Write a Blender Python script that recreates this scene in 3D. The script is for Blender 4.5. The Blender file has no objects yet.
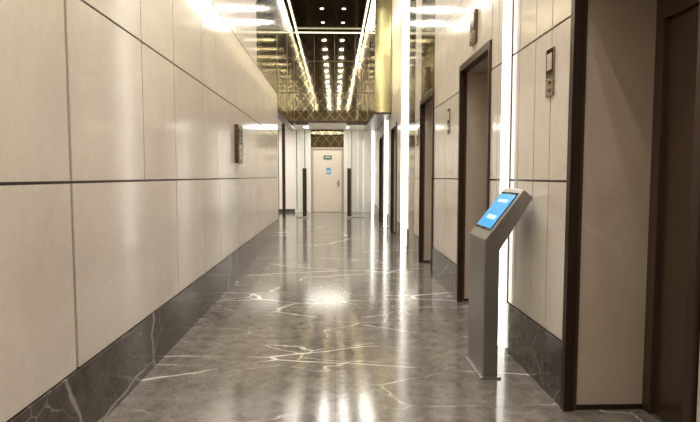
import bpy, math, random
from mathutils import Vector
random.seed(4)
S=bpy.context.scene
S.view_settings.view_transform='Standard'
S.view_settings.look='None'
S.view_settings.exposure=0.0

# ---------------- materials ----------------
def mat(name, col=(0.5,0.5,0.5), rough=0.5, metal=0.0, spec=0.5, emit=None, es=0.0):
    m=bpy.data.materials.new(name); m.use_nodes=True
    b=m.node_tree.nodes['Principled BSDF']
    b.inputs['Base Color'].default_value=(*col,1); b.inputs['Roughness'].default_value=rough
    b.inputs['Metallic'].default_value=metal; b.inputs['Specular IOR Level'].default_value=spec
    if emit:
        b.inputs['Emission Color'].default_value=(*emit,1); b.inputs['Emission Strength'].default_value=es
    return m
def N(m,t,**k):
    n=m.node_tree.nodes.new(t)
    for a,v in k.items(): setattr(n,a,v)
    return n
def L(m,a,b): m.node_tree.links.new(a,b)
def ramp(m,fac,stops):
    r=N(m,'ShaderNodeValToRGB'); e=r.color_ramp.elements
    while len(e)<len(stops): e.new(0.5)
    for i,(p,c) in enumerate(stops):
        e[i].position=p; e[i].color=(*c,1) if len(c)==3 else c
    L(m,fac,r.inputs[0]); return r
def mix(m,fac,a,b,mode='MIX'):
    x=N(m,'ShaderNodeMix',data_type='RGBA',blend_type=mode)
    if hasattr(fac,'links'): L(m,fac,x.inputs[0])
    else: x.inputs[0].default_value=fac
    for s,i in ((a,6),(b,7)):
        if hasattr(s,'links'): L(m,s,x.inputs[i])
        else: x.inputs[i].default_value=(*s,1)
    return x.outputs[2]
def coords(m,scale=(1,1,1),rot=(0,0,0)):
    t=N(m,'ShaderNodeTexCoord'); p=N(m,'ShaderNodeMapping'); p.inputs['Scale'].default_value=scale; p.inputs['Rotation'].default_value=rot
    L(m,t.outputs['Object'],p.inputs[0]); return p.outputs[0]
def noise(m,v,s,d=4,r=0.6,dist=0.0):
    n=N(m,'ShaderNodeTexNoise'); L(m,v,n.inputs['Vector']); n.inputs['Scale'].default_value=s
    n.inputs['Detail'].default_value=d; n.inputs['Roughness'].default_value=r; n.inputs['Distortion'].default_value=dist
    return n
def veins(m,v,scale,width,warp=0.25,wscale=2.0):
    n=noise(m,v,wscale,4)
    sub=N(m,'ShaderNodeVectorMath',operation='MULTIPLY_ADD'); L(m,n.outputs['Color'],sub.inputs[0])
    sub.inputs[1].default_value=(warp,)*3; L(m,v,sub.inputs[2])
    vo=N(m,'ShaderNodeTexVoronoi',feature='DISTANCE_TO_EDGE'); L(m,sub.outputs[0],vo.inputs['Vector'])
    vo.inputs['Scale'].default_value=scale
    return ramp(m,vo.outputs['Distance'],[(0,(1,1,1)),(width,(0,0,0))]).outputs[0]

def stone(name,c1,c2,rough):
    m=mat(name,c1,rough); b=m.node_tree.nodes['Principled BSDF']; v=coords(m)
    n=noise(m,v,1.3,6,0.6,0.8); r=ramp(m,n.outputs[0],[(0.3,c2),(0.62,c1)])
    f=noise(m,v,26,5,0.7); r2=ramp(m,f.outputs[0],[(0.35,(0.94,0.935,0.925)),(0.6,(1,1,1))])
    base=mix(m,1.0,r.outputs[0],r2.outputs[0],'MULTIPLY')
    ve=veins(m,v,0.9,0.03,0.5,1.8)
    mk=ramp(m,noise(m,v,1.2,3).outputs[0],[(0.5,(0,0,0)),(0.68,(0.35,0.35,0.35))]).outputs[0]
    base=mix(m,mix(m,1.0,ve,mk,'MULTIPLY'),base,(0.80,0.77,0.72))
    L(m,base,b.inputs['Base Color'])
    return m
M_stone=stone('cream_stone',(0.665,0.61,0.54),(0.60,0.545,0.475),0.11)
M_stone2=stone('jamb_stone',(0.50,0.425,0.345),(0.44,0.37,0.295),0.3)
M_gap=mat('dark_joint',(0.045,0.028,0.018),0.4,0.3)
M_white=mat('white_wall_paint',(0.82,0.79,0.74),0.35)

def marble(name,dark,light,vein,rough,vs,tiles=False):
    m=mat(name,dark,rough); b=m.node_tree.nodes['Principled BSDF']; v=coords(m)
    n=noise(m,v,1.4,8,0.7,0.8); base=ramp(m,n.outputs[0],[(0.32,dark),(0.68,light)]).outputs[0]
    n2=noise(m,v,11,7,0.8,0.5); r2=ramp(m,n2.outputs[0],[(0.38,(0.62,0.60,0.58)),(0.62,(1.2,1.19,1.17))])
    base=mix(m,1.0,base,r2.outputs[0],'MULTIPLY')
    vm=coords(m,(0.45,1.25,1.0),(0,0,0.35)) if tiles else coords(m,(1,0.6,1))
    a=veins(m,vm,vs,0.012,0.16,1.6)
    mk=ramp(m,noise(m,v,0.9,3).outputs[0],[(0.43,(0,0,0)),(0.55,(1,1,1))]).outputs[0]
    am=mix(m,1.0,a,mk,'MULTIPLY')
    vm2=coords(m,(0.6,1.2,1.0),(0,0,-0.5)) if tiles else v
    b2=veins(m,vm2,vs*2.0,0.012,0.16,3.0)
    mk2=ramp(m,noise(m,v,1.7,3).outputs[0],[(0.47,(0,0,0)),(0.6,(0.65,0.65,0.65))]).outputs[0]
    bm=mix(m,1.0,b2,mk2,'MULTIPLY')
    base=mix(m,am,base,vein); base=mix(m,bm,base,vein)
    if tiles:
        br=N(m,'ShaderNodeTexBrick'); L(m,v,br.inputs['Vector']); br.offset=0.0
        br.inputs['Scale'].default_value=1.0; br.inputs['Brick Width'].default_value=1.29; br.inputs['Row Height'].default_value=1.6
        br.inputs['Mortar Size'].default_value=0.0015; br.inputs['Mortar Smooth'].default_value=0
        base=mix(m,br.outputs['Fac'],base,(0.09,0.08,0.07))
    L(m,base,b.inputs['Base Color'])
    rr=ramp(m,n2.outputs[0],[(0.3,(rough*0.8,)*3),(0.7,(rough*1.3,)*3)]); L(m,rr.outputs[0],b.inputs['Roughness'])
    return m
M_floor=marble('floor_marble',(0.118,0.105,0.093),(0.198,0.180,0.162),(0.76,0.72,0.66),0.12,0.85,True)
M_base=marble('baseboard_marble',(0.055,0.049,0.044),(0.095,0.087,0.078),(0.36,0.33,0.30),0.12,1.1)
M_bronze=mat('bronze_metal',(0.12,0.08,0.052),0.3,0.8)
M_brdark=mat('dark_bronze_trim',(0.05,0.03,0.02),0.35,0.6)
M_lift=mat('lift_door_bronze',(0.17,0.125,0.095),0.28,0.85)
M_liftfr=mat('lift_frame_bronze',(0.15,0.108,0.08),0.3,0.8)
M_steel=mat('brushed_steel',(0.29,0.28,0.27),0.32,0.85)
M_black=mat('black_glass',(0.01,0.01,0.012),0.08)
M_led=mat('led_white',(1,1,1),0.5,emit=(1,0.98,0.9),es=4.2)
M_led2=mat('led_warm',(1,1,1),0.5,emit=(1,0.93,0.6),es=2.0)
M_lamp=mat('lamp_disc',(1,1,1),0.5,emit=(1,0.95,0.85),es=6)
M_screen=mat('screen_blue',(0.02,0.1,0.3),0.2,emit=(0.04,0.36,0.9),es=1.0)
M_scrl=mat('screen_light',(0.3,0.5,0.7),0.2,emit=(0.35,0.7,1.0),es=0.9)
M_green=mat('exit_green',(0.03,0.12,0.07),0.4)
M_blue=mat('blue_notice',(0.05,0.3,0.6),0.5)
M_door=mat('door_paint',(0.62,0.56,0.47),0.4)
M_frame=mat('door_frame_paint',(0.38,0.32,0.26),0.4)
M_glass=mat('clear_glass',(0.9,0.95,0.93),0.02); M_glass.node_tree.nodes['Principled BSDF'].inputs['Transmission Weight'].default_value=1.0

def lattice(name,base,line,scale,rough):
    m=mat(name,base,rough,1.0); b=m.node_tree.nodes['Principled BSDF']
    t=N(m,'ShaderNodeTexCoord'); sp=N(m,'ShaderNodeSeparateXYZ'); L(m,t.outputs['Object'],sp.inputs[0])
    outs=[]
    for op in ('ADD','SUBTRACT'):
        a=N(m,'ShaderNodeMath',operation=op); L(m,sp.outputs[0],a.inputs[0])
        z=N(m,'ShaderNodeMath',operation='MULTIPLY'); L(m,sp.outputs[2],z.inputs[0]); z.inputs[1].default_value=0.8
        L(m,z.outputs[0],a.inputs[1])
        s=N(m,'ShaderNodeMath',operation='MULTIPLY'); L(m,a.outputs[0],s.inputs[0]); s.inputs[1].default_value=scale
        p=N(m,'ShaderNodeMath',operation='PINGPONG'); L(m,s.outputs[0],p.inputs[0]); p.inputs[1].default_value=0.5
        c=N(m,'ShaderNodeMath',operation='LESS_THAN'); L(m,p.outputs[0],c.inputs[0]); c.inputs[1].default_value=0.06
        outs.append(c)
    mx=N(m,'ShaderNodeMath',operation='MAXIMUM'); L(m,outs[0].outputs[0],mx.inputs[0]); L(m,outs[1].outputs[0],mx.inputs[1])
    L(m,mix(m,mx.outputs[0],base,line),b.inputs['Base Color'])
    return m
M_latt=lattice('lattice_mirror',(0.11,0.095,0.065),(0.28,0.24,0.12),3.2,0.05)
M_gold=mat('gold_mirror',(0.34,0.30,0.15),0.12,1.0)
M_greymir=mat('grey_mirror',(0.30,0.26,0.20),0.10,1.0)
M_ceil=mat('ceiling_dark_mirror',(0.09,0.067,0.048),0.12,1.0)
M_ceilw=mat('ceiling_plaster',(0.75,0.72,0.66),0.6)

# ---------------- mesh builder ----------------
class B:
    def __init__(s): s.v=[]; s.f=[]; s.mi=[]; s.ms=[]
    def m(s,mt):
        if mt not in s.ms: s.ms.append(mt)
        return s.ms.index(mt)
    def box(s,x0,x1,y0,y1,z0,z1,mt):
        if x0>x1:x0,x1=x1,x0
        if y0>y1:y0,y1=y1,y0
        i=len(s.v)
        s.v+=[(x0,y0,z0),(x1,y0,z0),(x1,y1,z0),(x0,y1,z0),(x0,y0,z1),(x1,y0,z1),(x1,y1,z1),(x0,y1,z1)]
        k=s.m(mt)
        for q in ((3,2,1,0),(4,5,6,7),(0,1,5,4),(1,2,6,5),(2,3,7,6),(3,0,4,7)):
            s.f.append([i+a for a in q]); s.mi.append(k)
    def prism(s,prof,y0,y1,mt):
        i=len(s.v); n=len(prof); k=s.m(mt)
        s.v+=[(x,y0,z) for x,z in prof]+[(x,y1,z) for x,z in prof]
        s.f.append([i+a for a in range(n)]); s.mi.append(k)
        s.f.append([i+n+a for a in reversed(range(n))]); s.mi.append(k)
        for a in range(n):
            b=(a+1)%n; s.f.append([i+b,i+a,i+n+a,i+n+b]); s.mi.append(k)
    def cyl(s,c,r,h,mt,axis='z',n=24):
        i=len(s.v); k=s.m(mt)
        for t in (0,h):
            for a in range(n):
                u=r*math.cos(2*math.pi*a/n); w=r*math.sin(2*math.pi*a/n)
                if axis=='z': s.v.append((c[0]+u,c[1]+w,c[2]+t))
                elif axis=='x': s.v.append((c[0]+t,c[1]+u,c[2]+w))
                else: s.v.append((c[0]+u,c[1]+t,c[2]+w))
        s.f.append([i+a for a in reversed(range(n))]); s.mi.append(k)
        s.f.append([i+n+a for a in range(n)]); s.mi.append(k)
        for a in range(n):
            b=(a+1)%n; s.f.append([i+a,i+b,i+n+b,i+n+a]); s.mi.append(k)
    def obj(s,name,bevel=0,parent=None):
        me=bpy.data.meshes.new(name); me.from_pydata(s.v,[],s.f)
        for q in s.ms: me.materials.append(q)
        for p,k in zip(me.polygons,s.mi): p.material_index=k
        me.update()
        o=bpy.data.objects.new(name,me); S.collection.objects.link(o)
        if bevel:
            b=o.modifiers.new('bevel','BEVEL'); b.width=bevel; b.segments=2; b.limit_method='ANGLE'
        if parent: o.parent=parent
        return o

XL=-1.294; XR=1.33; ZC=5.95; ZO=2.455
G=0.007
ROWS=[0.38,1.32,2.25,3.18,4.11,5.04,ZC]

# ---------------- floor & ceiling ----------------
f=B(); f.box(-4.2,2.2,-3.2,20.4,-0.1,0,M_floor); f.obj('floor')
c=B(); c.box(-1.6,2.2,-3.2,17.25,ZC,ZC+0.1,M_ceil); c.obj('ceiling')
c=B(); c.box(-4.2,2.2,17.12,20.4,3.07,3.17,M_ceilw); c.box(-4.2,XL-0.14,11.9,17.12,3.07,3.17,M_ceilw); c.obj('ceiling_lobby')

# ---------------- left wall ----------------
w=B()
w.box(XL-0.15,XL-0.012,-3.2,12.0,0,ZC,M_gap)
lower=[-3.0,-0.9,0.8,2.62,4.33,5.23,5.95,7.08,8.0,9.0,10.0,11.0,12.0]
upper=[-3.0,-0.5,1.2,2.62,3.62,4.33,5.23,5.85,7.08,7.75,8.9,9.6,10.4,11.2,12.0]
for r in range(6):
    js=lower if r==0 else upper
    for a,b in zip(js[:-1],js[1:]):
        g=0.013 if abs(a-2.62)<.01 else G
        g2=0.013 if abs(b-2.62)<.01 else G
        w.box(XL-0.012,XL,a+g,b-g2,ROWS[r]+G,ROWS[r+1]-G,M_gold if (r>=3 and a>8.8) else M_stone)
w.obj('wall_left')
b=B()
js=[-3.0,-1.2,0.5,2.1,3.6,5.1,6.6,8.1,9.6,11.1,12.0]
for a,q in zip(js[:-1],js[1:]): b.box(XL,XL+0.012,a+.001,q-.001,0.0,0.38,M_base)
b.obj('baseboard_left')

g=B(); g.box(XL-0.14,XL,12.0,17.0,2.85,ZC,M_gold)
for y in (12.0,14.5,16.95): g.box(XL,XL+0.006,y,y+0.03,2.85,ZC,M_bronze)
g.box(XL-0.14,XL+0.015,12.0,17.0,2.80,2.85,M_brdark)
g.obj('wall_left_upper')

# ---------------- right wall ----------------
OPEN=[(1.85,2.94),(4.49,5.58),(7.06,8.16),(11.3,12.4),(14.5,15.6)]
LED=[(3.96,4.10),(9.95,10.12),(13.6,13.75),(18.3,18.5)]
BAND=[(8.75,9.5),(12.75,13.3)]
YE=19.7
extra=[-3.2,-1.0,0.6,1.55,3.24,3.50,3.80,4.30,5.9,6.35,6.75,8.5,9.9,10.5,10.9,12.65,13.5,14.1,16.2,16.9,17.6,18.2,19.0,YE]
cuts=sorted(set(extra+[v for R in (OPEN,LED,BAND) for p in R for v in p]))
def inr(y,R): return any(a-0.001<y<b+0.001 for a,b in R)
def panels(w,y0,y1,header=False):
    for a,q in zip(cuts[:-1],cuts[1:]):
        mid=(a+q)/2
        if not (y0<mid<y1) or inr(mid,LED): continue
        if inr(mid,BAND):
            w.box(XR,XR+0.012,a+G,q-G,0.0,ZC,M_greymir); continue
        for r in range(6):
            z0,z1=ROWS[r],ROWS[r+1]
            mt=M_stone
            if header:
                if z1<=ZO: continue
                z0=max(z0,ZO+0.05)
                if 7<mid<8.2: mt=M_gold
            w.box(XR,XR+0.012,a+G,q-G,z0+(G if r in(0,1,2) else .002),z1-G,mt)
cur=-3.2
for a,q in OPEN+[(YE,YE)]:
    w=B(); c0=cur; segs=[]
    for la,lb in LED:
        if cur<la<a: segs.append((c0,la)); c0=lb; w.box(XR+0.03,2.0,la,lb,0,ZC,M_gap)
    segs.append((c0,a))
    for s0,s1 in segs: w.box(XR+0.012,2.0,s0,s1,0,ZC,M_gap)
    panels(w,cur,a); w.obj('wall_right')
    if q>a:
        w=B(); w.box(XR+0.012,2.0,a,q,ZO+0.05,ZC,M_gap); panels(w,a,q,True); w.obj('wall_right_header')
    cur=q
b=B()
for a,q in zip(cuts[:-1],cuts[1:]):
    mid=(a+q)/2
    if inr(mid,OPEN) or inr(mid,LED) or inr(mid,BAND): continue
    b.box(XR-0.012,XR,a+.001,q-.001,0,0.38,M_base)
b.obj('baseboard_right')

# LED bars: opal diffusers standing proud of the wall
PR=[0.04,0.06,0.045,0.05]
for i,(a,q) in enumerate(LED):
    o=B(); t=0.028; pr=PR[i]
    top=ZC-0.01 if q<12.4 else 2.79
    if q>17: top=3.06
    o.box(XR-pr,XR+0.028,a+t,q-t,0.01,top,M_led)
    o.box(XR-0.006,XR+0.028,a,a+t,0.0,top,M_bronze)
    o.box(XR-0.006,XR+0.028,q-t,q,0.0,top,M_bronze)
    o.obj('led_strip_light')

# lift openings
for i,(a,q) in enumerate(OPEN):
    e=B()
    for s,(y,sg) in enumerate(((a,1),(q,-1))):
        e.box(XR+0.06,1.78,y,y+sg*0.02,0.03,ZO-0.02,M_stone2)
        e.box(XR+0.06,1.78,y,y+sg*0.025,0,0.03,M_brdark)
        e.box(XR-0.02,XR+0.035,y,y+sg*0.045,0,ZO-0.02,M_brdark)
        e.box(XR+0.035,XR+0.06,y,y+sg*0.03,0,ZO-0.02,M_liftfr)
    e.box(XR-0.02,XR+0.06,a,q,ZO-0.02,ZO+0.045,M_brdark)
    e.box(XR+0.06,1.78,a+.02,q-.02,ZO-0.02,ZO,M_stone2)
    e.obj('trim_%d'%(i+1))
    d=B(); m_=(a+q)/2
    d.box(1.78,1.86,a+0.005,a+0.09,0,ZO+0.04,M_liftfr); d.box(1.78,1.86,q-0.09,q-0.005,0,ZO+0.04,M_liftfr)
    d.box(1.78,1.86,a+0.09,q-0.09,2.2,ZO+0.04,M_liftfr)
    d.box(1.81,1.84,a+0.09,m_-0.002,0.005,2.2,M_lift); d.box(1.81,1.84,m_+0.002,q-0.09,0.005,2.2,M_lift)
    d.box(1.79,1.85,a+0.09,q-0.09,0,0.005,M_steel)
    d.box(1.86,2.0,a+0.005,q-0.005,0,ZO+0.04,M_gap)
    d.obj('elevator_door',0.003)
    if i<3:
        n=B(); n.box(XR-0.03,XR-0.001,m_-0.09,m_+0.09,2.60,2.90,M_bronze); n.box(XR-0.034,XR-0.03,m_-0.065,m_+0.065,2.72,2.87,M_black)
        for k in range(2): n.cyl((XR-0.037,m_,2.65+k*0.04),0.012,0.007,M_steel,'x')
        n.obj('lift_indicator',0.002)

for y in (3.24,6.12,8.4):
    n=B(); n.box(XR-0.012,XR,y-0.055,y+0.055,1.84,2.13,M_greymir); n.box(XR-0.015,XR-0.012,y-0.035,y+0.035,2.0,2.1,M_stone2)
    for k in range(2): n.cyl((XR-0.02,y,1.88+k*0.05),0.014,0.008,M_steel,'x')
    n.obj('wall_sign_plate',0.002)

# gold glass box upper right
g=B(); g.box(0.95,XR-0.01,12.45,17.0,2.85,ZC,M_gold)
for y in (12.45,14.7,16.95): g.box(0.944,0.95,y,y+0.03,2.85,ZC,M_bronze)
g.box(0.935,XR-0.01,12.45,17.0,2.80,2.85,M_brdark)
g.obj('wall_right_upper')

# call panel on left wall
n=B(); n.box(XL,XL+0.05,6.86,7.2,1.52,2.02,M_bronze); n.box(XL+0.05,XL+0.055,6.9,7.16,1.80,1.97,M_black)
n.box(XL+0.05,XL+0.053,6.93,7.13,1.57,1.76,M_stone2)
for k in range(2): n.cyl((XL+0.05,7.03,1.62+k*0.08),0.02,0.01,M_steel,'x')
n.obj('lift_call_panel',0.003)

# bulkhead mirror
k=B(); k.box(XL,XR-0.002,17.0,17.12,3.07,ZC,M_latt)
for x in (-0.65,0.0,0.65): k.box(x-0.008,x+0.008,16.985,17.0,3.12,ZC-0.12,M_brdark)
for z in (4.0,5.0): k.box(XL,XR-0.002,16.985,17.0,z-0.008,z+0.008,M_brdark)
k.box(XL,XR-0.002,16.97,17.0,3.05,3.12,M_brdark)
k.box(XL+0.02,0.93,16.96,17.0,ZC-0.08,ZC-0.05,M_led2)
k.obj('wall_bulkhead')

def rect(loc,sx,sy,p,col=(1,0.935,0.84),shape='RECTANGLE'):
    l=bpy.data.lights.new('lamp','AREA'); l.shape=shape; l.size=sx
    if shape=='RECTANGLE': l.size_y=sy
    l.energy=p; l.color=col
    o=bpy.data.objects.new('ceiling_lamp',l); o.location=loc; S.collection.objects.link(o); return o
for x,p in ((-1.2,100),(0.88,200)):
    k=B(); y0=-2.8
    k.box(x-0.025,x+0.025,y0,16.9,ZC-0.05,ZC-0.012,M_led2); k.box(x-0.045,x+0.045,y0,16.9,ZC-0.012,ZC,M_brdark)
    k.obj('cove_light')
    rect((x,7.05,ZC-0.055),0.07,19.6,p)

dy=-2.2
while dy<16.9:
    k=B()
    for x in (-0.35,0.25):
        k.cyl((x,dy,ZC-0.03),0.075,0.03,M_brdark); k.cyl((x,dy,ZC-0.034),0.05,0.006,M_lamp)
        rect((x,dy,ZC-0.04),0.14,0,18,shape='DISK')
    k.obj('ceiling_downlight')
    dy+=1.3
rect((-0.3,18.5,3.05),1.6,0,45,shape='DISK'); rect((-2.8,14.8,3.05),1.5,0,90,shape='DISK'); rect((-2.8,18.3,3.05),1.2,0,55,shape='DISK')

# ---------------- far lobby ----------------
DX0,DX1=-0.83,0.26
w=B(); w.box(-4.2,DX0-0.072,YE,YE+0.15,0,3.07,M_white); w.box(-4.05,-1.5,YE-0.012,YE,0,0.12,M_base)
for x in (-1.12,-1.42,-2.1): w.box(x-0.012,x+0.012,YE-0.006,YE,0.12,3.07,M_brdark)
w.obj('wall_far_left')
w=B(); w.box(DX1+0.072,2.2,YE,YE+0.15,0,3.07,M_white); w.box(0.62,0.64,YE-0.006,YE,0,3.07,M_brdark); w.obj('wall_far_right')
w=B(); w.box(DX0-0.07,DX1+0.07,YE,YE+0.15,2.422,3.07,M_latt); w.obj('wall_far_transom')
w=B(); w.box(-4.2,-4.05,11.9,YE,0,3.07,M_white); w.obj('wall_side')
w=B(); w.box(-4.05,XL-0.15,11.85,12.0,0,3.07,M_white); w.obj('wall_passage')
w=B(); w.box(-3.0,2.2,-3.3,-3.2,0,ZC,M_stone2); w.obj('wall_back')
d=B()
d.box(DX0-0.07,DX0,YE-0.03,YE+0.12,0,2.42,M_frame); d.box(DX1,DX1+0.07,YE-0.03,YE+0.12,0,2.42,M_frame)
d.box(DX0,DX1,YE-0.03,YE+0.12,2.34,2.42,M_frame)
d.box(DX0+0.005,DX1-0.005,YE+0.01,YE+0.06,0.01,2.335,M_door)
d.box(DX1-0.16,DX1-0.1,YE-0.005,YE+0.01,0.95,1.2,M_steel); d.cyl((DX1-0.13,YE-0.06,1.08),0.012,0.06,M_steel,'y'); d.box(DX1-0.25,DX1-0.12,YE-0.07,YE-0.05,1.07,1.09,M_steel)
d.box(-0.42,-0.12,YE-0.02,YE+0.01,1.98,2.12,M_green); d.box(-0.37,-0.17,YE-0.024,YE-0.02,2.03,2.07,M_door)
d.box(-0.32,-0.16,YE,YE+0.01,1.42,1.66,M_blue); d.box(-0.29,-0.19,YE-0.003,YE,1.48,1.56,M_door)
d.obj('door_1',0.004)

def gdoor(x0,x1,hx):
    e=B(); e.box(x0,x1,17.05,17.062,0.02,3.0,M_glass)
    e.box(x0,x1,17.045,17.067,0,0.02,M_steel); e.box(x0,x1,17.03,17.08,3.0,3.05,M_brdark)
    for yy in (16.94,17.12): e.box(hx-0.06,hx+0.06,yy,yy+0.04,0.05,1.6,M_brdark)
    for z in (0.3,1.4): e.box(hx-0.02,hx+0.02,16.98,17.12,z,z+0.04,M_brdark)
    e.obj('glass_door')
gdoor(XL+0.02,-0.85,-0.98); gdoor(0.38,0.95,0.46)
p=B(); p.box(-1.72,-1.62,17.2,17.3,0,3.05,M_brdark); p.obj('bronze_post')

# ---------------- kiosk ----------------
k=bpy.data.objects.new('information_kiosk',None); S.collection.objects.link(k)
Y0,Y1=3.40,3.80
prof=[(0.985,0.0),(1.085,0.0),(1.085,0.86),(1.30,1.21),(1.235,1.265),(0.985,0.935)]
b=B(); b.prism(prof,Y0,Y1,M_steel); b.obj('body',0.008,k)
b=B(); b.box(0.965,1.105,Y0-0.015,Y1+0.015,0,0.012,M_steel); b.obj('foot_plate',0.003,k)
P0=Vector((0.985,0,0.935)); P1=Vector((1.235,0,1.265)); u=(P1-P0).normalized(); n=Vector((-u.z,0,u.x)); Ln=(P1-P0).length
def slab(s0,s1,y0,y1,h0,h1,mt,name,bev=0):
    o=B(); pr=[]
    for s_,h in ((s0,h0),(s1,h0),(s1,h1),(s0,h1)):
        q=P0+u*(s_*Ln)+n*h; pr.append((q.x,q.z))
    o.prism(pr,y0,y1,mt); o.obj(name,bev,k)
slab(0.16,0.91,Y0+0.03,Y1-0.03,-0.001,0.004,M_black,'screen_bezel')
slab(0.20,0.87,Y0+0.04,Y1-0.04,0.003,0.0065,M_screen,'screen')
slab(0.70,0.76,Y0+0.10,Y1-0.10,0.006,0.0075,M_scrl,'screen_title')
slab(0.36,0.44,Y0+0.09,Y1-0.12,0.006,0.0075,M_scrl,'screen_tile')

# ---------------- world / camera ----------------
wd=bpy.data.worlds.new('world'); S.world=wd; wd.use_nodes=True
wd.node_tree.nodes['Background'].inputs[0].default_value=(0.5,0.45,0.4,1); wd.node_tree.nodes['Background'].inputs[1].default_value=0.1
cd=bpy.data.cameras.new('camera'); cd.sensor_width=36; cd.lens=27; cd.clip_start=0.05
co=bpy.data.objects.new('camera',cd); co.location=(0,0,1.35)
co.rotation_euler=(math.radians(90-3.8),0,math.radians(-1.64)); S.collection.objects.link(co); S.camera=co
